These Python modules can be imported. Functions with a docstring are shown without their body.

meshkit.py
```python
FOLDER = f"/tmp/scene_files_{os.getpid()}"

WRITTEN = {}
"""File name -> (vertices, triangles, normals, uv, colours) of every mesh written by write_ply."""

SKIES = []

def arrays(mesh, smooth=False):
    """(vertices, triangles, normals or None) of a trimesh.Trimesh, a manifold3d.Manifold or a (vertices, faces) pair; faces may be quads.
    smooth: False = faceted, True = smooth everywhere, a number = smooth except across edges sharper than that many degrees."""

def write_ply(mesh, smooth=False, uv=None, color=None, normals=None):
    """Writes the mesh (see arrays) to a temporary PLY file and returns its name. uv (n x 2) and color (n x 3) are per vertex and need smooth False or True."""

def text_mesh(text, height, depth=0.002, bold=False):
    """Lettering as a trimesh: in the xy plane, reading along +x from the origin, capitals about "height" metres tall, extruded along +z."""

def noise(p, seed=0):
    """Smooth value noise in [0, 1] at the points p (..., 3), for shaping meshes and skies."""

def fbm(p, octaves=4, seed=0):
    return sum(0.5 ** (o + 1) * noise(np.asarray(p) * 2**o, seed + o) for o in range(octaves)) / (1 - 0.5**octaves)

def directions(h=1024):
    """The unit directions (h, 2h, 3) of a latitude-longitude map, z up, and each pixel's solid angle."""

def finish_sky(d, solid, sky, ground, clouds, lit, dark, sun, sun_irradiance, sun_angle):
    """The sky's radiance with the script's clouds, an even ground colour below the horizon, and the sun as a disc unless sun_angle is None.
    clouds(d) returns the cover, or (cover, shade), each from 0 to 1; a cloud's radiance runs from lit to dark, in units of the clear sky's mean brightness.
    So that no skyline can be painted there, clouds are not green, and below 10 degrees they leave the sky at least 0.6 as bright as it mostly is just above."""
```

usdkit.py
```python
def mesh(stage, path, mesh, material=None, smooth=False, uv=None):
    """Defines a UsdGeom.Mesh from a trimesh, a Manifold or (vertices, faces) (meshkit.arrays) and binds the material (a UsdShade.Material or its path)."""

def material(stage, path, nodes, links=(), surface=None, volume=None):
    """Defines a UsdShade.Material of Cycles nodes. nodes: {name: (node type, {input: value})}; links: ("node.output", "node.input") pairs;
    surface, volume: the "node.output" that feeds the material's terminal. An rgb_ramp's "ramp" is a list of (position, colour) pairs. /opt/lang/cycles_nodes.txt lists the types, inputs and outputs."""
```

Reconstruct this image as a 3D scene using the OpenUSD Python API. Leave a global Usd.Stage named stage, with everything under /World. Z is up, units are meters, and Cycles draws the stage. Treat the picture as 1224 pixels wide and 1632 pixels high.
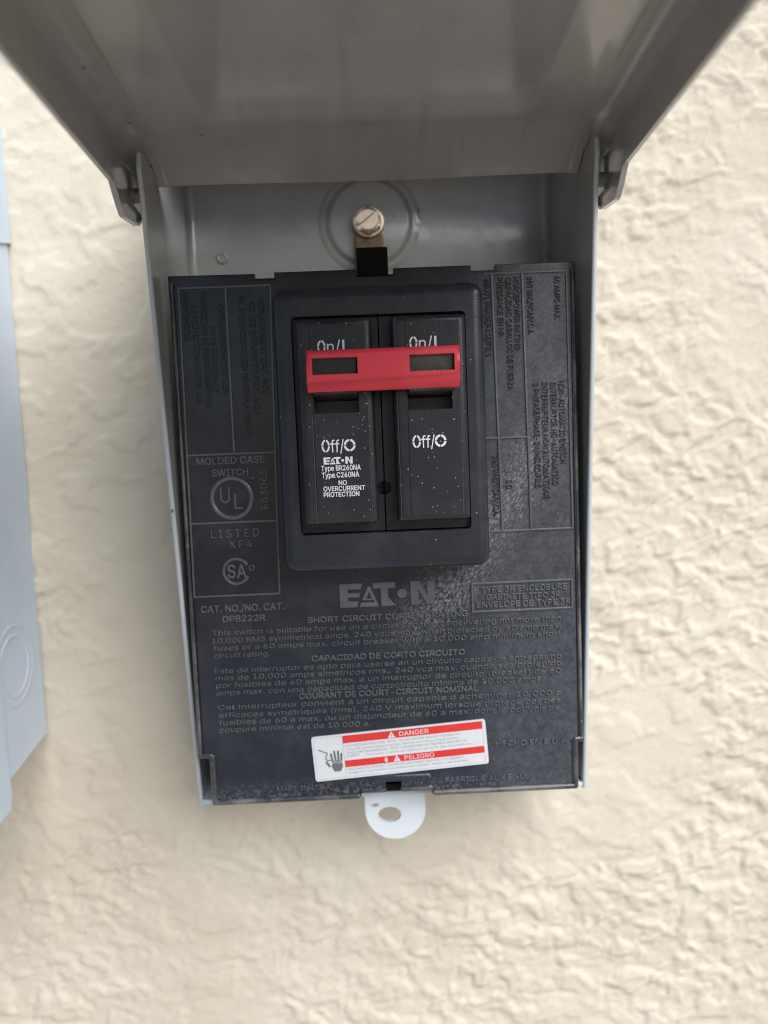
import math
import random
import numpy as np
import shapely
import trimesh
from shapely import affinity
from shapely.geometry import Point, Polygon, box as rect
from shapely.ops import unary_union
from manifold3d import CrossSection, FillRule, Manifold, Mesh as MMesh
from pxr import Gf, Sdf, Usd, UsdGeom, UsdLux, UsdShade
import meshkit
import usdkit

random.seed(7)
stage = Usd.Stage.CreateInMemory()
UsdGeom.SetStageUpAxis(stage, UsdGeom.Tokens.z)
UsdGeom.SetStageMetersPerUnit(stage, 1.0)
stage.DefinePrim("/World", "Xform")
stage.DefinePrim("/World/Looks", "Scope")

# ------------------------------------------------------------------ camera
# the wall is the plane y = 0 and the box is centred on x = 0; figures below are millimetres
CAM, PITCH, ROLL, YAW = (-3.30, -280.9, 112.8), 0.0884, 0.0401, 0.0159
fw = np.array([math.sin(YAW) * math.cos(PITCH), math.cos(YAW) * math.cos(PITCH), -math.sin(PITCH)])
rt = np.array([math.cos(YAW), -math.sin(YAW), 0.0])
dn = np.cross(fw, rt)
c_, s_ = math.cos(ROLL), math.sin(ROLL)
rt, dn = c_ * rt + s_ * dn, -s_ * rt + c_ * dn
cam = UsdGeom.Camera.Define(stage, "/World/camera")
m4 = Gf.Matrix4d(*[float(x) for x in (*rt, 0, *(-dn), 0, *(-fw), 0, *(np.array(CAM) / 1000), 1)])
cam.AddTransformOp().Set(m4)
FOCAL = 6.86
cam.CreateFocalLengthAttr(FOCAL)
cam.CreateHorizontalApertureAttr(FOCAL * 1224 / 1226)
cam.CreateVerticalApertureAttr(FOCAL * 1632 / 1226)
cam.CreateClippingRangeAttr(Gf.Vec2f(0.005, 100))
cam.CreateFStopAttr(1.65)
cam.CreateFocusDistanceAttr(0.222)
cam.CreateExposureAttr(0.46)

# ------------------------------------------------------------------ sky and sun (open shade, soft light from the upper right)
SUN = np.array([0.44, -0.64, 0.65])
SUN /= np.linalg.norm(SUN)
elev, rota = math.asin(SUN[2]), math.atan2(SUN[0], SUN[1])
sky_mat = usdkit.material(stage, "/World/Looks/sky", {
    "sky": ("sky_texture", {"sky_type": "single_scattering", "sun_disc": False, "sun_elevation": elev, "sun_rotation": rota}),
    "bg": ("background_shader", {"strength": 0.06})}, [("sky.color", "bg.color")], surface="bg.background")
dome = UsdLux.DomeLight.Define(stage, "/World/sky")
UsdShade.MaterialBindingAPI.Apply(dome.GetPrim()).Bind(sky_mat)
dome.GetPrim().SetCustomDataByKey("kind", "structure")
sun = UsdLux.DistantLight.Define(stage, "/World/sun")
sun.CreateNormalizeAttr(True)
sun.CreateIntensityAttr(0.9)
sun.CreateAngleAttr(52.0)
sun.CreateColorAttr(Gf.Vec3f(1.0, 0.99, 0.98))
zb = SUN
xb = np.cross([0, 0, 1.0], zb); xb /= np.linalg.norm(xb)
yb = np.cross(zb, xb)
sun.AddTransformOp().Set(Gf.Matrix4d(*[float(x) for x in (*xb, 0, *yb, 0, *zb, 0, 0, 0, 0, 1)]))

# ------------------------------------------------------------------ helpers
used = {}


def numbered(path):
    n = used.get(path, 0)
    used[path] = n + 1
    return path if n == 0 else f"{path}_{n:03d}"


def tag(prim, label=None, cat=None, group=None, kind=None):
    for k, v in (("label", label), ("category", cat), ("group", group), ("kind", kind)):
        if v:
            prim.SetCustomDataByKey(k, v)


def thing(name, label, cat):
    p = UsdGeom.Xform.Define(stage, numbered("/World/" + name)).GetPrim()
    tag(p, label, cat)
    return str(p.GetPath())


def obj(name, mesh, mat, parent="/World", smooth=28, label=None):
    """One mesh prim, given in millimetres."""
    if isinstance(mesh, Manifold):
        mm = mesh.to_mesh()
        mesh = trimesh.Trimesh(np.array(mm.vert_properties[:, :3]), np.array(mm.tri_verts), process=False)
    if isinstance(mesh, (tuple, list)) and not isinstance(mesh[0], np.ndarray):
        mesh = trimesh.util.concatenate(mesh)
    if isinstance(mesh, trimesh.Trimesh):
        v, f = np.array(mesh.vertices), np.array(mesh.faces)
    else:
        v, f = mesh
    mesh = trimesh.Trimesh(np.asarray(v) * 0.001, f, process=False)
    path = numbered(parent + "/" + name)
    prim = usdkit.mesh(stage, path, mesh, mat, smooth=smooth).GetPrim()
    tag(prim, label)
    return path


def cs(poly):
    polys = getattr(poly, "geoms", [poly])
    rings = []
    for g in polys:
        g = shapely.geometry.polygon.orient(g)
        rings.append(np.array(g.exterior.coords)[:-1])
        rings += [np.array(i.coords)[:-1] for i in g.interiors]
    return CrossSection(rings, FillRule.EvenOdd)


def front(poly, y_back, y_front):
    """Outline in (x, z), extruded from y_back towards the viewer to y_front."""
    return Manifold.extrude(cs(poly), y_back - y_front).transform([[1, 0, 0, 0], [0, 0, -1, y_back], [0, 1, 0, 0]])


def side(poly, x0, x1):
    """Outline in (y, z), extruded along x."""
    return Manifold.extrude(cs(poly), x1 - x0).transform([[0, 0, 1, x0], [1, 0, 0, 0], [0, 1, 0, 0]])


def up(poly, z0, z1):
    return Manifold.extrude(cs(poly), z1 - z0).transform([[1, 0, 0, 0], [0, 1, 0, 0], [0, 0, 1, z0]])


def rrect(x0, z0, x1, z1, r, n=6):
    return rect(x0 + r, z0 + r, x1 - r, z1 - r).buffer(r, quad_segs=n)


def block(poly, y_back, y_front, r, n=5):
    """Convex outline with a rounded front edge of radius r."""
    pts = [(x, y_back, z) for x, z in poly.exterior.coords]
    for k in range(n + 1):
        a = math.pi / 2 * k / n
        q = poly.buffer(-r * (1 - math.cos(a)) - 1e-6, join_style="mitre")
        y = y_front + r * (1 - math.sin(a))
        pts += [(x, y, z) for x, z in q.exterior.coords]
    return Manifold.hull_points(np.array(pts))


def bx(x0, x1, y0, y1, z0, z1):
    return Manifold.cube([x1 - x0, y1 - y0, z1 - z0]).translate([x0, y0, z0])


def lathe(profile, centre, n=64):
    """profile: (radius, distance towards the viewer) pairs, turned about the y axis through centre."""
    m = trimesh.creation.revolve(np.array(profile, float), sections=n)
    v = np.array(m.vertices)
    m.vertices = np.c_[v[:, 0], -v[:, 2], v[:, 1]] + np.array(centre)
    return m


def letters(text, x0, x1, z, cap, y, depth=0.35, bold=False, turn=None, squeeze=True):
    """Lettering standing on the plane y. turn None: along x from x0 to x1 on the baseline z.
    turn -90: reading down, z is the x of the column's middle and x0, x1 are the heights of its two ends; turn 90: reading up."""
    m = meshkit.text_mesh(text, cap / 1000, 0.001, bold)
    v = np.array(m.vertices) * 1000
    lo, hi = v[:, 0].min(), v[:, 0].max()
    u = (v[:, 0] - lo) / (hi - lo)
    w, d = v[:, 1], v[:, 2]
    if turn is None:
        p = np.c_[x0 + u * (x1 - x0), y - d * depth, z + w]
    elif turn == -90:
        p = np.c_[z - cap / 2 + w, y - d * depth, x0 + u * (x1 - x0)]
    else:
        p = np.c_[z + cap / 2 - w, y - d * depth, x1 - u * (x1 - x0)]
    return trimesh.Trimesh(p, m.faces, process=False)


def relief(poly, y, depth):
    """Flat shape of any outline standing depth proud of the plane y."""
    return front(poly, y + 0.05, y - depth)


# ------------------------------------------------------------------ materials
L = "/World/Looks/"
POS = {"geo": ("geometry", {})}


def mapped(name, scale):
    return {name: ("vector_math", {"math_type": "multiply", "vector2": scale})}


def paint(name, color, rough, spec=0.5, coat=0.0, dirt=0.36, dirt_color=(0.10, 0.09, 0.08), chips=0.7):
    """Baked enamel on sheet metal: faint orange peel, smudges and tiny chips."""
    n = {**POS,
         "sm": ("noise_texture", {"scale": 38.0, "detail": 5.0, "roughness": 0.6}),
         "smr": ("map_range", {"from_min": 0.52, "from_max": 0.75, "to_min": 0.0, "to_max": dirt, "clamp": True}),
         "vo": ("voronoi_texture", {"scale": 95.0, "randomness": 1.0}),
         "vn": ("noise_texture", {"scale": 420.0, "detail": 2.0}),
         "va": ("math", {"math_type": "multiply_add", "value2": 0.30, "value3": -0.15}),
         "vs": ("math", {"math_type": "add"}),
         "vr": ("map_range", {"from_min": 0.02, "from_max": 0.05, "to_min": 1.0, "to_max": 0.0, "clamp": True}),
         "vc": ("separate_color", {}),
         "vg": ("math", {"math_type": "greater_than", "value2": 0.60}),
         "chip": ("math", {"math_type": "multiply"}),
         "chip2": ("math", {"math_type": "multiply", "value2": chips}),
         "m1": ("mix_color", {"a": color, "b": dirt_color}),
         "m2": ("mix_color", {"b": (0.05, 0.045, 0.04)}),
         "rn": ("map_range", {"from_min": 0.3, "from_max": 0.7, "to_min": rough - 0.06, "to_max": rough + 0.10}),
         "stv": ("vector_math", {"math_type": "multiply", "vector2": (130.0, 7.0, 9.0)}),
         "stn": ("noise_texture", {"scale": 1.0, "detail": 5.0, "roughness": 0.65, "distortion": 0.4}),
         "str": ("map_range", {"from_min": 0.5, "from_max": 0.8, "to_min": 0.0, "to_max": dirt * 0.9, "clamp": True}),
         "str2": ("map_range", {"from_min": 0.35, "from_max": 0.7, "to_min": 0.06, "to_max": 0.30, "clamp": True}),
         "smx": ("math", {"math_type": "maximum"}),
         "op": ("noise_texture", {"scale": 900.0, "detail": 1.5}),
         "bp": ("bump", {"strength": 0.10, "distance": 0.0004}),
         "p": ("principled_bsdf", {"specular_ior_level": spec, "coat_weight": coat})}
    l = [("geo.position", k + ".vector") for k in ("sm", "vo", "vn", "op")]
    l += [("sm.fac", "smr.value"), ("geo.position", "stv.vector1"), ("stv.vector", "stn.vector"), ("stn.fac", "str.value"), ("stn.fac", "str2.value"), ("str2.result", "p.coat_roughness"), ("smr.result", "smx.value1"), ("str.result", "smx.value2"), ("smx.value", "m1.fac"), ("vn.fac", "va.value1"), ("vo.distance", "vs.value1"), ("va.value", "vs.value2"),
          ("vs.value", "vr.value"), ("vo.color", "vc.color"), ("vc.r", "vg.value1"), ("vr.result", "chip.value1"), ("vg.value", "chip.value2"),
          ("chip.value", "chip2.value1"), ("m1.result", "m2.a"), ("chip2.value", "m2.fac"), ("m2.result", "p.base_color"), ("sm.fac", "rn.value"),
          ("rn.result", "p.roughness"), ("op.fac", "bp.height"), ("bp.normal", "p.normal")]
    return usdkit.material(stage, L + name, n, l, surface="p.BSDF")


def plastic(name, color, rough, speck=0.6, smear=False, film=0.12, grain=0.12, spec=0.5, dust=(0.62, 0.57, 0.50), bevel=0.0):
    """Moulded plastic with dust: white specks, a thin film and, where asked, a diagonal wiped smear and a painted sheen at the right."""
    n = {**POS,
         "v1": ("voronoi_texture", {"scale": 330.0}), "c1": ("separate_color", {}),
         "r1": ("map_range", {"from_min": 0.03, "from_max": 0.07, "to_min": 1.0, "to_max": 0.0, "clamp": True}),
         "g1": ("math", {"math_type": "greater_than", "value2": 1.0 - 0.18 * speck}), "k1": ("math", {"math_type": "multiply"}),
         "v2": ("voronoi_texture", {"scale": 700.0}), "c2": ("separate_color", {}),
         "r2": ("map_range", {"from_min": 0.06, "from_max": 0.16, "to_min": 0.75, "to_max": 0.0, "clamp": True}),
         "g2": ("math", {"math_type": "greater_than", "value2": 1.0 - 0.10 * speck}), "k2": ("math", {"math_type": "multiply"}),
         "mx": ("math", {"math_type": "maximum"}),
         "fn": ("noise_texture", {"scale": 55.0, "detail": 8.0, "roughness": 0.7}),
         "fr": ("map_range", {"from_min": 0.45, "from_max": 0.8, "to_min": 0.0, "to_max": film, "clamp": True}),
         "mx2": ("math", {"math_type": "maximum"}),
         "mix": ("mix_color", {"a": color, "b": dust}),
         "rm": ("map_range", {"from_min": 0.0, "from_max": 0.4, "to_min": rough, "to_max": 0.75, "clamp": True}),
         "gn": ("noise_texture", {"scale": 2600.0, "detail": 1.0}),
         "bp": ("bump", {"strength": grain, "distance": 0.0002}),
         "p": ("principled_bsdf", {"specular_ior_level": spec})}
    l = [("geo.position", k + ".vector") for k in ("v1", "v2", "fn", "gn")]
    l += [("v1.color", "c1.color"), ("v1.distance", "r1.value"), ("c1.r", "g1.value1"), ("r1.result", "k1.value1"), ("g1.value", "k1.value2"),
          ("v2.color", "c2.color"), ("v2.distance", "r2.value"), ("c2.g", "g2.value1"), ("r2.result", "k2.value1"), ("g2.value", "k2.value2"),
          ("k1.value", "mx.value1"), ("k2.value", "mx.value2"), ("fn.fac", "fr.value"), ("mx.value", "mx2.value1")]
    last = "fr.result"
    if smear:
        # a band of wiped dust that runs down from the right edge, and dust lying along the lower lip
        a = math.atan2(-68, -46)
        t, nn = (math.cos(a), math.sin(a)), (-math.sin(a), math.cos(a))
        d0 = nn[0] * 0.036 + nn[1] * 0.090
        n.update({
            "dn": ("vector_math", {"math_type": "dot_product", "vector2": (nn[0], 0, nn[1])}),
            "dt": ("vector_math", {"math_type": "dot_product", "vector2": (t[0], 0, t[1])}),
            "off": ("math", {"math_type": "subtract", "value2": d0}), "ab": ("math", {"math_type": "absolute"}),
            "band": ("map_range", {"from_min": 0.0, "from_max": 0.014, "to_min": 1.0, "to_max": 0.0, "clamp": True}),
            "st": ("combine_xyz", {}), "sa": ("math", {"math_type": "multiply", "value2": 1500.0}), "sb": ("math", {"math_type": "multiply", "value2": 640.0}),
            "sn": ("noise_texture", {"scale": 1.0, "detail": 7.0, "roughness": 0.85, "distortion": 0.6}),
            "sr": ("map_range", {"from_min": 0.47, "from_max": 0.68, "to_min": 0.0, "to_max": 0.75, "clamp": True}),
            "sm": ("math", {"math_type": "multiply"}), "sm2": ("math", {"math_type": "multiply"}),
            "fade": ("map_range", {"from_min": 0.045, "from_max": 0.062, "to_min": 0.0, "to_max": 1.0, "clamp": True}),
            "xyz": ("separate_xyz", {}),
            "lip": ("map_range", {"from_min": 0.0015, "from_max": 0.0085, "to_min": 1.0, "to_max": 0.0, "clamp": True}),
            "ln": ("noise_texture", {"scale": 900.0, "detail": 4.0, "roughness": 0.7}),
            "lr": ("map_range", {"from_min": 0.47, "from_max": 0.75, "to_min": 0.0, "to_max": 0.32, "clamp": True}),
            "lm": ("math", {"math_type": "multiply"}),
            "right": ("map_range", {"from_min": 0.020, "from_max": 0.036, "to_min": 0.0, "to_max": 1.0, "clamp": True}),
            "rn": ("noise_texture", {"scale": 420.0, "detail": 9.0, "roughness": 0.85, "distortion": 0.5}),
            "rr": ("map_range", {"from_min": 0.30, "from_max": 0.80, "to_min": 0.0, "to_max": 0.17, "clamp": True}),  # scuffs plus a sky sheen painted into the colour of the right side
            "rmu": ("math", {"math_type": "multiply"}),
            "ma": ("math", {"math_type": "maximum"}), "mb": ("math", {"math_type": "maximum"}), "mc": ("math", {"math_type": "maximum"})})
        l += [("geo.position", "dn.vector1"), ("geo.position", "dt.vector1"), ("dn.value", "off.value1"), ("off.value", "ab.value1"), ("ab.value", "band.value"),
              ("dn.value", "sa.value1"), ("dt.value", "sb.value1"), ("sa.value", "st.x"), ("sb.value", "st.y"), ("st.vector", "sn.vector"), ("sn.fac", "sr.value"),
              ("sr.result", "sm.value1"), ("band.result", "sm.value2"), ("sm.value", "sm2.value1"), ("xyz.z", "fade.value"), ("fade.result", "sm2.value2"), ("geo.position", "xyz.vector"), ("xyz.z", "lip.value"), ("geo.position", "ln.vector"),
              ("ln.fac", "lr.value"), ("lr.result", "lm.value1"), ("lip.result", "lm.value2"), ("xyz.x", "right.value"), ("geo.position", "rn.vector"), ("rn.fac", "rr.value"),
              ("rr.result", "rmu.value1"), ("right.result", "rmu.value2"),
              ("sm2.value", "ma.value1"), ("lm.value", "ma.value2"), ("ma.value", "mb.value1"), ("rmu.value", "mb.value2"), ("mb.value", "mc.value1"), ("fr.result", "mc.value2")]
        last = "mc.value"
    l += [(last, "mx2.value2"), ("mx2.value", "mix.fac"), ("mix.result", "p.base_color"), ("mx2.value", "rm.value"), ("rm.result", "p.roughness"),
          ("gn.fac", "bp.height"), ("bp.normal", "p.normal")]
    if bevel:
        n["bv"] = ("bevel", {"samples": 8, "radius": bevel})
        l.append(("bv.bevel", "bp.normal"))
    return usdkit.material(stage, L + name, n, l, surface="p.BSDF")


def plain(name, color, rough=0.5, metallic=0.0, spec=0.5, spread=0.25, scale=300.0):
    n = {**POS, "no": ("noise_texture", {"scale": scale, "detail": 4.0, "roughness": 0.65}),
         "r": ("rgb_ramp", {"ramp": [(0.25, tuple(c * (1 - spread) for c in color)), (0.75, tuple(min(1, c * (1 + spread)) for c in color))]}),
         "p": ("principled_bsdf", {"roughness": rough, "metallic": metallic, "specular_ior_level": spec})}
    return usdkit.material(stage, L + name, n, [("geo.position", "no.vector"), ("no.fac", "r.fac"), ("r.color", "p.base_color")], surface="p.BSDF")


M_ENAMEL = paint("grey_enamel", (0.325, 0.325, 0.32), 0.36, coat=0.9)
M_ENAMEL_LIGHT = paint("pale_enamel", (0.52, 0.61, 0.71), 0.42, dirt=0.08, chips=0.0)
M_TAB = paint("tab_enamel", (0.70, 0.76, 0.81), 0.42, dirt=0.10)
M_COVER = plastic("black_moulded_cover", (0.0135, 0.0168, 0.0275), 0.20, speck=0.25, smear=True, film=0.05, grain=0.25, dust=(0.54, 0.56, 0.61))  # dust tint cooled to suit the sky sheen painted at the right
M_LETTER = plastic("pale_lettering", (0.075, 0.082, 0.098), 0.25, speck=0.3, film=0.10, grain=0.1, spec=0.8, bevel=0.00022)  # base lightened to stand in for sky highlights along the letter edges
M_RIM = plastic("dusty_rim", (0.030, 0.033, 0.042), 0.26, speck=1.0, film=0.35, grain=0.15, spec=0.7)
M_LETTER_DARK = plastic("clean_lettering", (0.020, 0.021, 0.026), 0.3, speck=0.1, film=0.02, grain=0.1, bevel=0.0002)
M_COLLAR = plastic("black_collar", (0.0145, 0.0178, 0.0285), 0.28, speck=1.2, film=0.05, grain=0.35)
M_POLE = plastic("black_breaker", (0.011, 0.0128, 0.021), 0.34, speck=1.0, film=0.04, grain=0.3)
M_TOGGLE = plastic("black_toggle", (0.012, 0.012, 0.012), 0.55, speck=1.2, film=0.16, grain=0.3)
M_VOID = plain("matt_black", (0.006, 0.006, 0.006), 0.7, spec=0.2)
M_RED = plastic("red_plastic", (0.68, 0.040, 0.068), 0.34, speck=0.5, film=0.10, grain=0.2, dust=(0.75, 0.45, 0.42))
M_PRINT = plain("white_print", (0.83, 0.86, 0.89), 0.6, spread=0.06, scale=1500.0)
M_EDGE = paint("lit_edge_enamel", (0.46, 0.50, 0.54), 0.45, dirt=0.2)  # paler copy of the grey enamel, light on the edges put into colour
M_STEEL = plain("zinc_screw", (0.52, 0.43, 0.33), 0.30, metallic=0.95, spread=0.25)
M_BRASS = plain("tarnished_clip", (0.12, 0.08, 0.045), 0.45, metallic=0.5, spread=0.5)
M_LABEL = plain("sticker_white", (0.60, 0.625, 0.66), 0.45, spread=0.05)
M_LABEL_RED = plain("sticker_red", (0.62, 0.03, 0.03), 0.45, spread=0.08)
M_LABEL_GREY = plain("sticker_grey", (0.13, 0.13, 0.13), 0.5, spread=0.1)
M_LABEL_FINE = plain("sticker_fine_print", (0.30, 0.30, 0.32), 0.5, spread=0.1)
M_WALL = usdkit.material(stage, L + "painted_stucco", {
    **POS, "n1": ("noise_texture", {"scale": 16.0, "detail": 9.0, "roughness": 0.68}), "r": ("rgb_ramp", {"ramp": [(0.25, (0.55, 0.49, 0.395)), (0.5, (0.60, 0.545, 0.45)), (0.75, (0.64, 0.59, 0.50))]}),
    "n2": ("noise_texture", {"scale": 900.0, "detail": 6.0, "roughness": 0.75}), "bp": ("bump", {"strength": 0.45, "distance": 0.0006}),
    "p": ("principled_bsdf", {"roughness": 0.8, "specular_ior_level": 0.25})},
    [("geo.position", "n1.vector"), ("n1.fac", "r.fac"), ("r.color", "p.base_color"), ("geo.position", "n2.vector"), ("n2.fac", "bp.height"), ("bp.normal", "p.normal")], surface="p.BSDF")
M_GROUND = usdkit.material(stage, L + "bare_soil", {
    **POS, "n1": ("noise_texture", {"scale": 9.0, "detail": 8.0, "roughness": 0.7}), "r": ("rgb_ramp", {"ramp": [(0.3, (0.27, 0.245, 0.215)), (0.7, (0.40, 0.365, 0.325))]}),
    "p": ("principled_bsdf", {"roughness": 0.9})}, [("geo.position", "n1.vector"), ("n1.fac", "r.fac"), ("r.color", "p.base_color")], surface="p.BSDF")


# ------------------------------------------------------------------ the wall (trowelled stucco) and the ground at its foot
def smooth01(x, a, b):
    t = np.clip((x - a) / (b - a), 0, 1)
    return t * t * (3 - 2 * t)


def build_wall():
    xs, zs = np.arange(-230, 230.1, 0.8), np.arange(-190, 340.1, 0.8)
    X, Z = np.meshgrid(xs, zs)
    P = np.stack([X, np.zeros_like(X), Z], -1)
    wx, wz = meshkit.fbm(P / 13.0 + 3.1, 3, 1) - 0.5, meshkit.fbm(P / 13.0 + 9.7, 3, 2) - 0.5
    Q = P + np.stack([wx * 9, 0 * wx, wz * 9], -1)
    big = meshkit.fbm(P / 70.0 + 5, 3, 5)
    rough = np.clip(smooth01(big + 0.0011 * X, 0.38, 0.62), 0, 1)          # heavier knots towards the right
    n = meshkit.fbm(Q / 6.6, 3, 11)
    pads = smooth01(n, 0.43, 0.64)                                          # trowelled pads with soft edges
    r = 1 - np.abs(2 * meshkit.fbm(Q / 5.6 + 20, 2, 17) - 1)
    worms = smooth01(r, 0.72, 1.0)
    swell = meshkit.fbm(P / 38.0 + 2, 2, 23)
    fine = meshkit.fbm(P / 2.2, 2, 31)
    knot = smooth01(meshkit.fbm(Q / 3.6 + 40, 3, 53), 0.50, 0.70)
    h = 1.6 * swell + 0.16 * knot * (0.25 + rough) + rough * (0.88 * pads + 0.32 * worms) + (1 - rough) * 0.55 * smooth01(meshkit.fbm(Q / 11.0, 3, 41), 0.46, 0.66) + 0.20 * fine
    edge = np.minimum.reduce([X - xs[0], xs[-1] - X, Z - zs[0], zs[-1] - Z])
    h = (h - 1.6) * np.clip(edge / 20, 0, 1)
    v = np.stack([X, -h, Z], -1).reshape(-1, 3)
    ny, nx = X.shape
    i = np.arange(ny * nx).reshape(ny, nx)
    a, b, c, d = i[:-1, :-1].ravel(), i[:-1, 1:].ravel(), i[1:, 1:].ravel(), i[1:, :-1].ravel()
    f = np.vstack([np.c_[a, b, c], np.c_[a, c, d]])
    x0, x1, z0, z1 = xs[0], xs[-1], zs[0], zs[-1]
    parts = [trimesh.Trimesh(v, f, process=False)]
    for (a0, a1, b0, b1) in ((-2500, x0, -1200, 1500), (x1, 2500, -1200, 1500), (x0, x1, -1200, z0), (x0, x1, z1, 1500)):
        parts.append(trimesh.Trimesh([(a0, 0, b0), (a1, 0, b0), (a1, 0, b1), (a0, 0, b1)], [(0, 1, 2), (0, 2, 3)], process=False))
    p = obj("stucco_wall", trimesh.util.concatenate(parts), M_WALL, smooth=True)
    tag(stage.GetPrimAtPath(p), "cream painted stucco wall with a knobbly trowelled texture behind the boxes", "wall")


build_wall()
g = obj("ground", trimesh.Trimesh([(-6000, -8000, -1200), (6000, -8000, -1200), (6000, 60, -1200), (-6000, 60, -1200)], [(0, 1, 2), (0, 2, 3)], process=False), M_GROUND, smooth=False)
tag(stage.GetPrimAtPath(g), kind="structure")

# ------------------------------------------------------------------ the disconnect box
BOX = thing("disconnect_box", "grey metal disconnect box with raised lid, black switch panel and red handle", "switch box")
HALF, T = 64.5, 1.3                                   # half width and sheet thickness


def shell():
    """Back and two sides bent from one sheet; the sides' front edges slope back towards the bottom."""
    ri = 2.6
    outer = unary_union([rect(-HALF, -70, HALF, -6), rrect(-HALF, -14, HALF, -1.2, ri + T)])
    inner = unary_union([rect(-HALF + T, -80, HALF - T, -8), rrect(-HALF + T, -16, HALF - T, -1.2 - T, ri)])
    u = up(outer.difference(inner), -2.5, 208)
    prof = Polygon([(0, -4), (-33.6, -4), (-57.2, 184), (-59.0, 191.5), (-58.4, 195.2), (-56.5, 196.2), (-47.5, 195.5), (-43.5, 200), (-43, 209), (0, 209)]).buffer(1.2).buffer(-1.2)
    body = u ^ side(prof, -90, 90)
    # a slim added bead on each sloping front edge carries the painted edge light
    return body


obj("enclosure_body", shell(), M_ENAMEL, BOX)
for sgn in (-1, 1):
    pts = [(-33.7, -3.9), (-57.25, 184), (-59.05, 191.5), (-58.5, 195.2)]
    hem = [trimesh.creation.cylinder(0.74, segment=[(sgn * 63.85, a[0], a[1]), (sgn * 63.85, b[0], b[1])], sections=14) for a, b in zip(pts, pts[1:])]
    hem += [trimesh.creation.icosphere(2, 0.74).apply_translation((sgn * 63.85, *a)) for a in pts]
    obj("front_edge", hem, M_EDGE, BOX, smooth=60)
obj("top_panel", bx(-HALF + T, HALF - T, -44, -1.4, 206.6, 207.8), M_ENAMEL, BOX)
obj("bottom_panel", block(rrect(-HALF + T, -3.6, HALF - T, -2.2, 0.3), -1.4, -34.5, 0.3), M_ENAMEL_LIGHT, BOX)
# embossed mounting boss in the back sheet and a small dimple
obj("mounting_boss", lathe([(0, 1.9), (13.2, 1.9), (13.9, 1.75), (14.6, 1.2), (15.2, 0.7), (15.9, 0.5), (16.4, 0.62), (17.2, 0.35), (18.2, 0.0)], (0.0, -2.45, 190.3), 96), M_ENAMEL, BOX, smooth=60)
obj("dimple", lathe([(0.0, 0.25), (0.9, 0.25), (1.15, 0.75), (1.6, 0.8), (2.0, 0.55), (2.3, 0)], (-52.1, -2.45, 180.0), 32), M_ENAMEL, BOX, smooth=60)


# ------------------------------------------------------------------ lid, swung up level
def lid_z(y):
    d = np.maximum(y + 62, 0)
    return 200.6 + np.maximum(-62 - y, 0) * 0.075 - 8.6 * (d / 19.0) ** 1.7


def ramp(t, w, r):
    """0 to 1 over the width w, straight with eased ends."""
    g = lambda q: 0.5 * (q + np.sqrt(q * q + r * r))
    return np.clip((g(t) - g(t - w) - (g(0.0) - g(-w)) * np.exp(-np.maximum(t, 0) / w)) / w, 0, 1)


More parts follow.
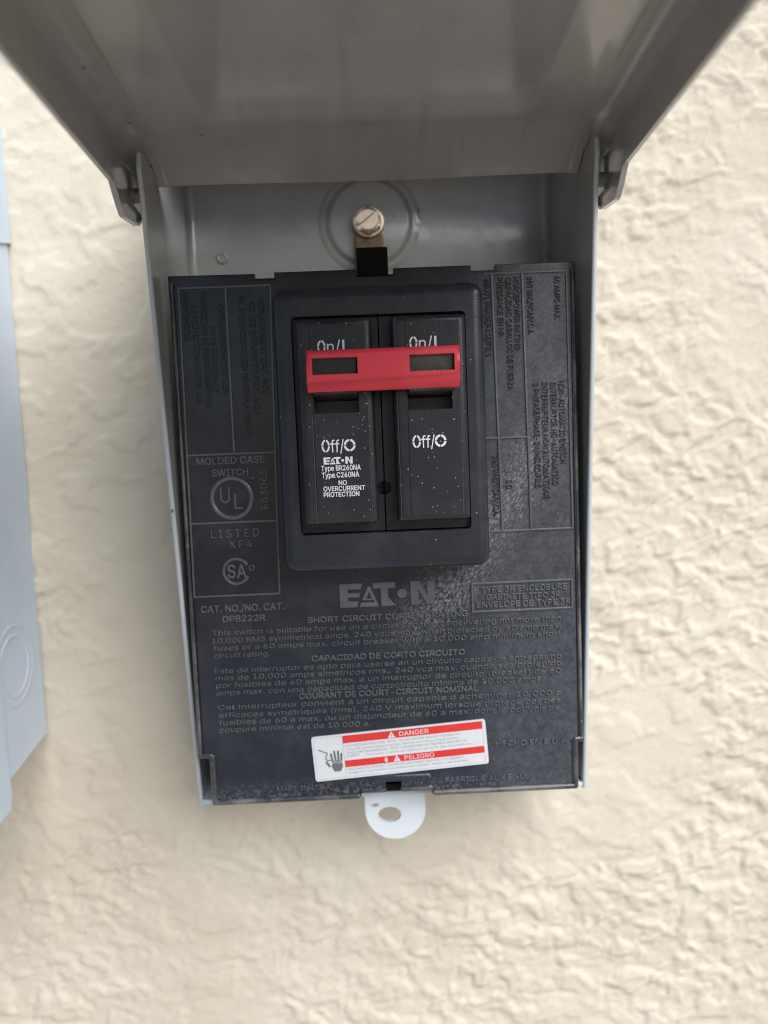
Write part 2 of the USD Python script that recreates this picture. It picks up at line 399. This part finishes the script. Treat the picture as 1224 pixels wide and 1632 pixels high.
def build_lid():
    ys = np.concatenate([np.linspace(-42.5, -62, 16), np.linspace(-62, -80, 26)[1:], np.linspace(-80, -236, 70)[1:], [-241.0]])
    hw, rb = 68.4, 4.6
    n_arc, n_top = 8, 300
    prof = []                                          # (x, drop below the panel, weight of the panel's relief)
    for t in np.linspace(0, 1, 8)[:-1]:
        prof.append((-hw, 1 - t, 0.0))
    for a in np.linspace(0, math.pi / 2, n_arc):
        prof.append((-hw + rb * (1 - math.cos(a)), rb * (1 - math.sin(a)), None))
    for x in np.linspace(-hw + rb, hw - rb, n_top)[1:-1]:
        prof.append((x, 0.0, 1.0))
    right = [(-p[0], p[1], p[2]) for p in prof[:7 + n_arc]][::-1]
    prof += right
    S = np.zeros((len(ys), len(prof), 3))
    for i, y in enumerate(ys):
        zt = float(lid_z(np.array(y)))
        flange = 15.6 + 0.02 * (-62 - min(y, -62)) + (0 if y < -62 else -(200.6 - zt) + 0.6 * (y + 62) / 10)
        for j, (x, dr, w) in enumerate(prof):
            if w == 0.0:
                z = zt - rb - dr * (flange - rb)
            elif w is None:
                z = zt - dr
            else:
                z = zt
            S[i, j] = (x, y, z)
        # pressed-out centre, deeper and narrower towards the free edge
        depth = 5.5 + 0.20 * max(-70 - y, 0)
        slope = 6.0 + 0.20 * max(-70 - y, 0)
        outer = 45.0
        x = S[i, :, 0]
        across = ramp(outer - np.abs(x), min(slope, 24), 0.8)
        along = float(ramp(np.array(-63.0 - y), 12.0, 6.0))
        tail = float(smooth01(np.array(y + 226.0), 0, 16.0))
        S[i, :, 2] += depth * across * along * tail
        S[i, :, 2] += 0.25 * np.sin(x / 17.0 + y / 23.0) * (np.abs(x) < 60)      # pressed sheet is never quite flat
    ny, nx = S.shape[:2]
    du, dv = np.gradient(S, axis=1), np.gradient(S, axis=0)
    N = np.cross(du, dv)
    N /= np.linalg.norm(N, axis=-1, keepdims=True)
    mid = N[ny // 2, nx // 2]
    N *= np.sign(mid[2])                              # upwards, outwards
    A, B = S, S + N * 1.2
    v = np.vstack([A.reshape(-1, 3), B.reshape(-1, 3)])
    i = np.arange(ny * nx).reshape(ny, nx)
    k = ny * nx
    q = []
    a, b, c, d = i[:-1, :-1], i[:-1, 1:], i[1:, 1:], i[1:, :-1]
    q += [np.stack([a, b, c, d], -1).reshape(-1, 4)]
    q += [np.stack([a, d, c, b], -1).reshape(-1, 4) + k]
    rim = np.concatenate([i[0, :], i[1:, -1], i[-1, -2::-1], i[-2:0:-1, 0]])
    nxt = np.roll(rim, -1)
    q += [np.stack([nxt, rim, rim + k, nxt + k], -1)]
    q = np.vstack(q)
    f = np.vstack([q[:, [0, 1, 2]], q[:, [0, 2, 3]]])
    m = Manifold(MMesh(v.astype(np.float32), f.astype(np.uint32)))
    if m.volume() < 0 or m.is_empty():
        m = Manifold(MMesh(v.astype(np.float32), f[:, ::-1].astype(np.uint32)))
    m += bx(-67.6, 67.6, -241.0, -239.8, 196.5, 214.6)          # lip added at the unseen free end to keep low light off the interior
    # slits beside the hinge end, where the flanges pass outside the box
    for s in (-1, 1):
        m -= bx(*sorted((s * 62.9, s * 67.0)), -60.2, -30, 170, 196.0)
        slot = Polygon([(-64.6, 193.4), (-66.6, 192.0), (-67.9, 188.9), (-67.2, 186.6), (-65.3, 184.8), (-60.0, 183.6), (-50.0, 184.2), (-50.0, 193.4)]).buffer(0.7).buffer(-0.7)
        m -= side(slot, *sorted((s * 66.0, s * 71.0)))
    return m


obj("lid", build_lid(), M_ENAMEL, BOX, smooth=35)
# pressed pockets outside the slots of the lid flange, which take the ears of the side sheets
for sgn in (-1, 1):
    out = Polygon([(-66.0, 195.0), (-69.0, 190.5), (-68.2, 186.5), (-63.2, 181.2), (-59.8, 178.4), (-46.0, 179.6), (-42.0, 182.0), (-42.0, 196.0)]).buffer(-2.6).buffer(2.6)
    pocket = side(out, *sorted((sgn * 68.3, sgn * 69.9))) - side(out.buffer(-0.8), *sorted((sgn * 67.0, sgn * 69.2)))
    obj("hinge_pocket", pocket, M_ENAMEL, BOX)
    pin = trimesh.creation.cylinder(2.1, 6.0, sections=24)
    pin.apply_transform(trimesh.transformations.rotation_matrix(math.pi / 2, [0, 1, 0]))
    pin.apply_translation([sgn * 66.6, -48.5, 187.5])
    obj("hinge_pin", pin, M_ENAMEL, BOX)

# hasp tab under the box
tabp = unary_union([rect(-9.7, -10.8, 10.7, -3.0), affinity.scale(Point(0.5, -10.6).buffer(10.2, quad_segs=24), 1, 1.0)])
tabp = tabp.difference(affinity.scale(Point(-1.5, -12.2).buffer(1, quad_segs=20), 3.9, 2.75)).difference(affinity.rotate(affinity.scale(Point(-6.3, -8.7).buffer(1, quad_segs=12), 1.35, 0.6), 8))
obj("hasp_tab", front(tabp, -29.0, -30.6), M_TAB, BOX, smooth=False)

# ------------------------------------------------------------------ screw, clip and black bracket at the top
sx, sz = -0.4, 189.2
SCREW = obj("screw", lathe([(0, 0.6), (3.2, 0.6), (4.4, 0.9), (5.3, 0.75), (5.5, 0.3), (5.5, -3.0)], (sx, -7.6, sz), 48), M_STEEL, BOX, smooth=35)
hexa = Polygon([(sx + 4.75 * math.cos(a), sz + 4.75 * math.sin(a)) for a in np.radians(np.arange(0, 360, 60) + 30)])
head = block(hexa, -7.8, -10.6, 0.5, 3)
cup = front(Point(sx, sz).buffer(3.55, quad_segs=16), -10.1, -11.5)
slot = affinity.rotate(rect(sx - 6, sz - 0.8, sx + 6, sz + 0.8), 36, origin=(sx, sz))
ring_cut = front(Point(sx, sz).buffer(4.05, quad_segs=16).difference(Point(sx, sz).buffer(3.3, quad_segs=16)), -9.0, -11.6)
obj("screw_head", (head + front(Point(sx, sz).buffer(3.3, quad_segs=16), -10.4, -10.9)) - ring_cut - front(slot, -9.3, -11.6), M_STEEL, SCREW)
clip = block(rrect(-5.2, 172.0, 4.6, 185.5, 1.6), -4.6, -7.4, 0.5, 3)
obj("clip", clip, M_BRASS, BOX)
obj("bracket", block(rrect(-4.8, 160, 4.9, 173.6, 0.3), -12, -36.5, 0.4, 2) + bx(-5.6, 6.5, -39.0, -30, 158, 164.6), M_VOID, BOX)

# ------------------------------------------------------------------ black moulded cover (dead front)
FY = -44.0                                             # its face


def cover():
    a = block(rrect(-61.5, 15.6, 61.3, 163.9, 0.5), -38.5, FY, 1.1, 4)
    b = block(rrect(-57.6, 0.0, 59.2, 40, 0.8), -37.0, FY, 2.8, 7)
    m = a + b
    for x0, x1 in ((-61.5, -35.6), (-29.7, -5.2), (6.2, 29.6), (37.0, 61.3)):
        m += block(Polygon([(x0, 158), (x1, 158), (x1, 165.4 if x0 > -50 else 165.2), (x0, 165.4)]), -40.5, FY - 0.0, 0.5, 3)
    m -= bx(-5.2, 6.2, -50, -30, 163.1, 170)
    # lower lip steps up in the middle round the latch hole
    m -= front(rect(-10.4, -1, 12.3, 1.9), -30, -50)
    m += block(rrect(-10.4, 1.9, 12.3, 8.0, 0.4), -38.0, FY - 0.5, 1.4, 5)
    m -= bx(-2.5, 2.6, -50, -38.0, -2, 5.6)
    # moulded grooves beside both edges
    for x in (-59.7, 59.6):
        m -= bx(x - 0.28, x + 0.28, FY - 1, FY + 0.7, 17.5, 163.0)
    m -= front(rrect(-23.9, 87.2, 25.6, 149.7, 1.2), -30, -60)
    return m


COVER = obj("cover_plate", cover(), M_COVER, BOX)
def bead(pts, r, closed=False):
    out = [trimesh.creation.cylinder(r, segment=[a, b], sections=14) for a, b in zip(pts, pts[1:])]
    return out + [trimesh.creation.icosphere(2, r).apply_translation(a) for a in pts]


yb_ = FY + 0.35
for pts in ([(-57.0, yb_, 16.2), (-57.0, yb_, 1.1), (-11.4, yb_, 1.1)], [(13.2, yb_, 1.1), (58.4, yb_, 1.1), (58.4, yb_, 16.2)], [(-9.6, yb_, 3.0), (-3.2, yb_, 3.0)], [(3.2, yb_, 3.0), (11.6, yb_, 3.0)],
            [(-60.8, yb_ + 0.3, 16.6), (-57.6, yb_, 16.6)], [(60.7, yb_ + 0.3, 16.6), (58.6, yb_, 16.6)]):
    obj("rim_bead", bead(pts, 0.95), M_RIM, COVER, smooth=60)
for x in (-60.6, 60.5):
    obj("rim_bead", bead([(x, FY + 0.25, 17.5), (x, FY + 0.25, 163.0)], 0.55), M_RIM, COVER, smooth=60)
obj("latch_recess", bx(-3.0, 3.1, -38.0, -37.0, -0.4, 6.0), M_VOID, BOX)
open_ = rrect(-24.1, 87.1, 25.6, 149.6, 1.2)
# raised collar round the two poles
col = block(rrect(-29.4, 75.9, 31.1, 157.9, 3.6), FY + 0.6, -58.2, 3.2, 8) - front(open_, -30, -70)
obj("collar", col, M_COLLAR, BOX)

# text raised on the cover
BODY = [("SHORT CIRCUIT CURRENT RATING", -24.8, 25.3, 58.1, 1), ("This switch is suitable for use on a circuit capable of delivering not more than", -54.7, 54.5, 55.4, 0),
        ("10,000 RMS symmetrical amps, 240 volts max. when protected by 60 amp max.", -54.9, 54.5, 52.9, 0), ("fuses or a 60 amps max. circuit breaker with a 10,000 amp minimum short", -54.6, 54.4, 50.5, 0),
        ("circuit rating.", -54.6, -36.9, 48.2, 0), ("CAPACIDAD DE CORTO CIRCUITO", -24.1, 24.1, 45.8, 1),
        ("Este de interruptor es apto para usarse en un circuito capaz de entregar no", -54.6, 54.5, 43.3, 0), ("mas de 10,000 amps simetricos rms., 240 vca max. cuando sea protegido", -54.4, 54.4, 41.0, 0),
        ("por fusibles de 60 amps max. a un interruptor de circuito (breaker) de 60", -54.4, 54.2, 38.6, 0), ("amps max. con una capacidad de cortocircuito minima de 10,000 amps.", -54.5, 48.7, 36.2, 0),
        ("COURANT DE COURT-CIRCUIT NOMINAL", -28.6, 27.9, 33.9, 1), ("Cet interrupteur convient a un circuit capable d acheminer 10 000 a", -54.2, 54.0, 31.5, 0),
        ("efficaces symetriques (rms), 240 V maximum lorsque protege par des", -54.1, 54.0, 29.0, 0), ("fusibles de 60 a max. ou un disjoncteur de 60 a max. dont le pouvoir de", -54.3, 53.7, 26.6, 0),
        ("coupure minimal est de 10 000 a.", -54.2, -6.6, 24.2, 0), ("MADE IN U.S.A.", -37.1, -19.5, 4.1, 0), ("HECHO EN E.U.A.", 33.0, 56.1, 15.6, 0), ("FABRIQUE AUX E.-U.", 16.6, 42.8, 4.5, 0),
        ("TYPE 3R ENCLOSURE", 29.7, 56.7, 65.3, 1), ("GABINETE TIPO 3R", 31.4, 54.6, 62.8, 1), ("ENVELOPE DE TYPE 3R", 28.3, 57.8, 60.5, 1),
        ("CAT. NO./NO. CAT.", -57.6, -31.8, 62.7, 1), ("DPB222R", -51.1, -37.9, 59.5, 1), ("MOLDED CASE", -56.3, -35.4, 108.6, 1), ("SWITCH", -51.8, -40.6, 104.9, 1),
        ("L I S T E D", -53.1, -38.4, 85.9, 0), ("X F 4", -47.7, -40.7, 82.6, 0)]
CAPS = {"CAT. NO./NO. CAT.": 2.1, "DPB222R": 1.9, "MOLDED CASE": 2.1, "SWITCH": 2.1, "L I S T E D": 2.5, "X F 4": 2.3}
for t, x0, x1, z, kind in BODY:
    cap = CAPS.get(t, 1.75 if kind else 1.55)
    obj("raised_lettering", letters(t, x0, x1, z, cap, FY + 0.03, 0.45, bold=bool(kind)), M_LETTER, COVER, smooth=False)
DOWN = [("60 AMPS MAX.", 55.5, 161.2, 148.3), ("240 VAC/VCA/V.C.A.", 47.3, 161.2, 144.1), ("HORSEPOWER RATING", 43.2, 161.3, 139.7), ("CAPACIDAD CABALLOS DE FUERZA", 40.8, 161.2, 127.7),
        ("PUISSANCE EN HP", 38.2, 161.3, 143.9), ("MAX/1 PHASE/FASE/FILS", 34.3, 160.9, 138.0), ("NON-AUTOMATIC SWITCH", 56.3, 129.8, 104.7), ("INTERRUPTOR NO-AUTOMATICO", 53.8, 129.5, 98.0),
        ("INTERRUPTEUR NON AUTOMATIQUE", 51.1, 129.6, 93.8), ("1 PH/FASE/PHASE-2W/HILOS/FILS", 48.5, 129.3, 97.4), ("10", 39.6, 100.2, 97.4), ("240 VAC/VCA/V.C.A.", 35.4, 107.8, 89.2),
        ("OVERCURRENT PROTECTION", -46.2, 156.5, 129.8), ("NO ES PROVEIDA LA", -49.0, 150.1, 130.3), ("PROTECCION DE SOBRECORRIENTE/", -51.4, 160.2, 125.6), ("LE PROTECTION CONTRE LES", -54.2, 156.2, 127.2),
        ("SURINTENSITES", -56.7, 160.5, 146.1), ("REPLACEMENT CAT. NO./", -34.1, 157.9, 128.9), ("NO. DE REPUESTO CAT. NO./", -36.9, 157.1, 123.3), ("NO. D'IDENTIFICATION DE REMPLACEMENT/", -40.0, 159.0, 116.2)]
for t, x, z0, z1 in DOWN:
    obj("raised_lettering", letters(t, z0, z1, x, 1.75, FY + 0.03, 0.42, turn=-90), M_LETTER_DARK, COVER, smooth=False)
obj("raised_lettering", letters("E53065", 106.5, 94.3, -36.1, 2.3, FY + 0.03, 0.42, turn=90), M_LETTER, COVER, smooth=False)
# ruled borders of the two tables and of the enclosure-type box
RULES = [(-58.4, 161.6, -59.4, 67.8), (-31.0, 161.0, -33.0, 67.8), (-44.4, 161.0, -44.6, 112.1), (-59.2, 111.6, -32.4, 111.6), (-59.4, 90.6, -32.9, 90.6), (-59.4, 67.8, -33.0, 67.8), (-58.4, 161.6, -31.0, 161.6),
         (35.7, 162.4, 37.0, 84.8), (44.9, 162.4, 46.0, 84.8), (58.4, 162.4, 58.9, 84.8), (32.2, 113.2, 45.5, 113.2), (32.1, 84.4, 59.0, 84.4), (33.4, 162.6, 58.4, 162.6),
         (27.0, 68.2, 58.3, 68.2), (27.0, 59.3, 58.3, 59.3), (27.0, 68.2, 27.0, 59.3), (58.3, 68.2, 58.3, 59.3)]
for x0, z0, x1, z1 in RULES:
    obj("raised_rule", relief(shapely.LineString([(x0, z0), (x1, z1)]).buffer(0.27, cap_style="square"), FY, 0.40 if z0 == z1 else 0.45), M_LETTER, COVER, smooth=False)


def ring(cx_, cz_, r0, r1, y, h):
    """Rounded raised ring."""
    rm, w = (r0 + r1) / 2, (r1 - r0) / 2
    return lathe([(rm + w * math.cos(a), h * math.sin(a)) for a in np.linspace(math.pi, 0, 9)], (cx_, y + 0.02, cz_), 64)


obj("listing_mark", [ring(-46.1, 98.1, 5.4, 6.8, FY, 0.55), letters("U", -49.6, -46.6, 96.6, 5.0, FY, 0.45), letters("L", -45.4, -42.8, 94.6, 5.0, FY, 0.45)], M_LETTER, COVER, smooth=40)
arc = Point(-46.0, 75.3).buffer(4.3, quad_segs=24).difference(Point(-46.0, 75.3).buffer(3.45, quad_segs=24)).difference(Polygon([(-46, 75.3), (-38, 79.6), (-38, 71.4)]))
SA = trimesh.util.concatenate([letters("S", -48.8, -46.2, 73.3, 4.1, FY, 0.4, bold=True), letters("A", -45.9, -42.9, 73.3, 4.1, FY, 0.4, bold=True)])
obj("certification_mark", [trimesh.Trimesh(*(lambda mm: (np.array(mm.vert_properties[:, :3]), np.array(mm.tri_verts)))(relief(arc, FY, 0.45).to_mesh()), process=False), SA,
                           ring(-41.2, 76.2, 0.55, 1.0, FY, 0.4)], M_LETTER, COVER, smooth=False)


def logo(x0, z0, w, h):
    """The maker's wordmark as heavy block letters, in a box w by h."""
    E_ = Polygon([(0, 0), (88, 0), (118, 130), (0, 130)]).difference(rect(42, 78, 140, 98)).difference(rect(42, 32, 140, 54))
    A_ = Polygon([(100, 0), (146, 112), (158, 112), (200, 0)]).difference(Polygon([(137, 44), (151, 82), (165, 44)])).difference(rect(90, 24, 176, 36))
    T_ = unary_union([rect(172, 98, 288, 130), rect(212, 0, 250, 130), Polygon([(212, 0), (286, 0), (250, 44)])]).difference(Point(322, 65).buffer(44))
    O_ = Point(322, 65).buffer(25)
    N_ = rect(366, 0, 490, 130).difference(Polygon([(406, -1), (450, -1), (406, 84)])).difference(Polygon([(410, 131), (452, 131), (452, 46)]))
    g_ = unary_union([E_, A_, T_, O_, N_])
    return affinity.translate(affinity.scale(g_, w / 490, h / 130, origin=(0, 0)), x0, z0)


obj("raised_emblem", relief(logo(-14.4, 62.4, 29.6, 7.5), FY, 0.45), M_LETTER, COVER, smooth=False)

# ------------------------------------------------------------------ two breaker poles with toggles and the red handle tie
PY = -63.0


def pole(x0, x1, body0, body1, win0, win1, groove):
    base = bx(body0, body1, -55.0, -40, 87.4, 149.4)
    rise = block(rrect(x0, 90.5, x1, 148.2, 0.9), -50, PY, 1.9, 6)
    m = base + rise
    m -= bx(win0, win1, -70, -54.5, 121.9, 139.5)
    m -= bx(groove - 0.1, groove + 0.1, -70, PY + 0.35, 80, 160)
    return m


POLES = []
for k, (x0, x1, b0, b1, w0, w1, gr) in enumerate(((-22.4, -1.3, -24.0, 0.55, -18.3, -5.6, -18.6), (4.1, 25.0, 0.95, 25.5, 8.1, 20.7, 8.0))):
    m = pole(x0, x1, b0, b1, w0, w1, gr)
    cut = lathe([(0, 3.0), (2.0, 3.0), (2.0, -6), (0, -6)], (0.75, -55, 100.0), 32)
    m -= Manifold.cylinder(12, 2.0, 2.0, 32).transform([[1, 0, 0, 0.75], [0, 0, -1, -48], [0, 1, 0, 100.0]])
    POLES.append(obj("breaker_pole", m, M_POLE, BOX))
    for xl in ((-18.9, -3.1) if k == 0 else (5.2, 22.9)):
        obj("mould_line", relief(rect(xl - 0.07, 90.9, xl + 0.07, 121.0 if 8 < abs(xl) < 20 else 147.6), PY, 0.10), M_LETTER, POLES[-1], smooth=False)
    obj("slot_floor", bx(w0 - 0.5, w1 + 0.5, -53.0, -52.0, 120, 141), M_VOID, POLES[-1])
    # toggle: a rounded thumb piece tilted up
    tp = Polygon([(-54, 125.6), (-66.5, 127.0), (-70.6, 131.2), (-70.9, 136.8), (-66, 138.2), (-54, 137.4)]).buffer(0.6).buffer(-0.6)
    obj("toggle", side(tp, w0 + 0.35, w1 - 0.35), M_TOGGLE, BOX)
obj("divider", bx(0.55, 0.95, -52, -40, 87.4, 149.4), M_VOID, BOX)


def tie():
    prof = Polygon([(-71.9, 131.2), (-71.9, 137.7), (-70.9, 138.5), (-64.4, 139.2), (-64.0, 129.0), (-66.6, 127.2)]).buffer(-1.3).buffer(1.3, quad_segs=10)
    m = side(prof, -19.4, 22.3)
    ends = block(rrect(-19.4, 125.2, 22.3, 141.4, 1.4), -60, -72.1, 2.0, 7)
    m = m ^ ends
    for x0, x1 in ((-17.7, -5.5), (8.5, 20.6)):
        m -= bx(x0, x1, -80, -60, 131.9, 136.3)
    return m


obj("handle_tie", tie(), M_RED, BOX, smooth=40)


def stencil_o(x0, x1, z0, z1, w, gap):
    cx_, cz_ = (x0 + x1) / 2, (z0 + z1) / 2
    o = affinity.scale(Point(cx_, cz_).buffer(1, quad_segs=20), (x1 - x0) / 2, (z1 - z0) / 2)
    i = affinity.scale(Point(cx_, cz_).buffer(1, quad_segs=20), (x1 - x0) / 2 - w, (z1 - z0) / 2 - w)
    return o.difference(i).difference(rect(cx_ - gap / 2, z0 - 1, cx_ + gap / 2, z1 + 1)).difference(rect(x0 - 1, cz_ - gap / 2, x1 + 1, cz_ + gap / 2))


INK = 0.06


def printed(poly, y):
    return front(poly, y + 0.02, y - INK)


for p, x0, z in ((POLES[0], -16.7, 111.0), (POLES[1], 9.0, 111.25)):
    h = 3.6
    obj("printed_lettering", printed(unary_union([stencil_o(x0, x0 + 2.35, z, z + h, 0.5, 0.25), stencil_o(x0 + 6.3, x0 + 9.6, z + 0.05, z + h - 0.05, 0.62, 0.25)]), PY), M_PRINT, p, smooth=False)
    obj("printed_lettering", letters("ff/", x0 + 2.5, x0 + 6.3, z, 3.4, PY, INK, bold=False), M_PRINT, p, smooth=False)
for p, x0, z in ((POLES[0], -16.6, 138.6), (POLES[1], 9.1, 138.7)):
    obj("printed_lettering", printed(stencil_o(x0, x0 + 2.3, z, z + 3.6, 0.5, 0.25), PY), M_PRINT, p, smooth=False)
    obj("printed_lettering", letters("n/", x0 + 2.7, x0 + 6.4, z, 3.4, PY, INK), M_PRINT, p, smooth=False)
    obj("printed_lettering", printed(rect(x0 + 7.0, z + 0.1, x0 + 7.6, z + 3.5), PY), M_PRINT, p, smooth=False)
obj("printed_emblem", printed(logo(-16.3, 107.6, 8.2, 2.0), PY), M_PRINT, POLES[0], smooth=False)
for t, x0, x1, z, cap in (("Type BR260NA", -17.1, -5.9, 105.8, 1.45), ("Type C260NA", -17.0, -6.4, 103.85, 1.45), ("NO", -12.35, -10.0, 101.7, 1.25), ("OVERCURRENT", -16.7, -4.9, 100.05, 1.3), ("PROTECTION", -16.7, -6.6, 98.4, 1.3)):
    obj("printed_lettering", letters(t, x0, x1, z, cap, PY, INK, bold=True), M_PRINT, POLES[0], smooth=False)

# ------------------------------------------------------------------ warning sticker
SC, SA_, SW, SH = (2.6, 15.7), 3.55, 55.4, 14.6


def stick(poly, lo, hi):
    """Shape given in the sticker's own millimetres from its lower left corner."""
    q = affinity.translate(affinity.rotate(affinity.translate(poly, -SW / 2, -SH / 2), SA_, origin=(0, 0)), *SC)
    return front(q, FY - lo, FY - hi)


def stick_text(t, x0, x1, z, cap, lo, bold=False):
    m = letters(t, x0 - SW / 2, x1 - SW / 2, z - SH / 2, cap, 0, 0.04, bold)
    v = np.array(m.vertices)
    a = math.radians(SA_)
    m.vertices = np.c_[SC[0] + v[:, 0] * math.cos(a) - v[:, 2] * math.sin(a), FY - lo + v[:, 1], SC[1] + v[:, 0] * math.sin(a) + v[:, 2] * math.cos(a)]
    return m


STICK = obj("warning_sticker", stick(rrect(0, 0, SW, SH, 0.9), 0.02, 0.50), M_LABEL, BOX, smooth=False)
for z0, z1 in ((11.6, 14.05), (3.75, 5.95)):
    obj("red_bar", stick(rect(9.9, z0, 54.3, z1), 0.48, 0.55), M_LABEL_RED, STICK, smooth=False)
frame = rrect(0.6, 0.5, 54.4, 14.1, 0.2).difference(rrect(0.68, 0.58, 54.32, 14.02, 0.2)).union(rect(9.75, 0.5, 9.85, 14.1))
obj("border", stick(frame, 0.48, 0.53), M_LABEL_FINE, STICK, smooth=False)
tri = lambda x, z, s: Polygon([(x, z), (x + s, z), (x + s / 2, z + s * 0.9)]).buffer(0.12).difference(rect(x + s / 2 - 0.11, z + s * 0.27, x + s / 2 + 0.11, z + s * 0.6)).difference(Point(x + s / 2, z + s * 0.13).buffer(0.12))
for x, z in ((24.4, 11.9), (25.4, 4.05)):
    obj("alert_triangle", stick(tri(x, z, 1.95), 0.54, 0.60), M_LABEL, STICK, smooth=False)
obj("sticker_lettering", stick_text("DANGER", 27.9, 37.2, 12.05, 1.45, 0.55, False), M_LABEL, STICK, smooth=False)
obj("sticker_lettering", stick_text("PELIGRO", 28.8, 38.2, 4.15, 1.4, 0.55, False), M_LABEL, STICK, smooth=False)
obj("small_figure", stick(unary_union([rect(22.6, 4.1, 23.3, 5.0), Point(22.95, 5.35).buffer(0.3), rect(22.3, 4.7, 23.6, 4.95)]), 0.54, 0.60), M_LABEL, STICK, smooth=False)
FINE = [("HAZARDOUS VOLTAGE. WILL CAUSE SEVERE INJURY OR DEATH.", 10.4, 47.0, 10.35, 0.72), ("Turn off power supplying this device before working inside.", 10.4, 46.5, 9.25, 0.6),
        ("TENSION DANGEREUSE. PEUT CAUSER DES BLESSURES GRAVES OU", 10.4, 49.2, 8.0, 0.74), ("LA MORT.", 10.4, 15.0, 7.0, 0.7), ("Couper l'alimentation avant de travailler.", 16.5, 50.8, 6.9, 0.55),
        ("VOLTAJE PELIGROSO. CAUSARA LESIONES GRAVES O LA MUERTE.", 10.4, 48.0, 2.65, 0.7), ("Apague toda la energia antes de trabajar dentro del equipo.", 10.4, 49.0, 1.6, 0.55)]
for t, x0, x1, z, cap in FINE:
    obj("sticker_lettering", stick_text(t, x0, x1, z, cap, 0.5), M_LABEL_FINE, STICK, smooth=False)
fing = []
for x, z, ln, an in ((6.0, 6.2, 2.6, 8), (6.95, 6.4, 3.2, 3), (7.9, 6.4, 3.1, -2), (8.75, 6.1, 2.5, -6)):
    fing.append(affinity.rotate(rrect(x - 0.33, z - 0.6, x + 0.33, z + ln, 0.32), an, origin=(x, z)))
hand = unary_union(fing + [affinity.scale(Point(7.35, 4.55).buffer(1), 1.75, 1.75), affinity.rotate(rrect(4.7, 4.5, 5.4, 6.8, 0.33), 32, origin=(5.4, 4.5)), rrect(6.1, 2.7, 8.6, 4.2, 0.4)])
obj("hand_symbol", stick(hand.difference(shapely.LineString([(5.9, 5.5), (7.0, 5.9), (7.9, 5.4), (8.9, 5.9)]).buffer(0.09)), 0.48, 0.54), M_LABEL_GREY, STICK, smooth=False)
bolt = shapely.LineString([(2.0, 10.2), (4.6, 8.9), (3.9, 7.3), (4.4, 6.5), (5.4, 6.6)]).buffer(0.17)
obj("shock_symbol", stick(bolt, 0.48, 0.54), M_LABEL_GREY, STICK, smooth=False)

# ------------------------------------------------------------------ the neighbouring enclosure at the left edge
NB = thing("wall_enclosure", "pale blue-grey metal enclosure with a round knockout at the left edge of the photo", "enclosure")
SX = -127.5
body = Polygon([(0.6, 10), (-36, 4.4), (-58, 1.0), (-58, 300), (0.6, 300)])
m = side(body, -250, SX - 1.2) + side(body.buffer(-1.0), -250, SX)
kc = (-21.0, 42.2)
rk = 14.0
obj("enclosure_shell", m, M_ENAMEL_LIGHT, NB)


def knock(r0, r1, h):
    m = trimesh.creation.revolve(np.array([(r0 + (r1 - r0) * t, h * math.sin(math.pi * t)) for t in np.linspace(0, 1, 9)]), sections=72)
    v = np.array(m.vertices)
    m.vertices = np.c_[SX - 0.05 + v[:, 2], kc[0] + v[:, 0], kc[1] + v[:, 1]]
    return m


obj("knockout", [knock(9.6, 11.2, 0.42), knock(12.6, 14.6, 0.35)], M_ENAMEL_LIGHT, NB, smooth=60)
obj("front_cover", side(Polygon([(-33.4, 19), (-32.0, 2), (-33.6, -3), (-60, -5), (-60, 168), (-30, 168)]).buffer(0.8).buffer(-0.8), -250, SX + 0.9), M_ENAMEL_LIGHT, NB)
obj("upper_cover", side(Polygon([(0.2, 188.4), (-8, 186.6), (-62, 184), (-62, 300), (0.2, 300)]), -250, SX + 1.0), M_ENAMEL_LIGHT, NB)
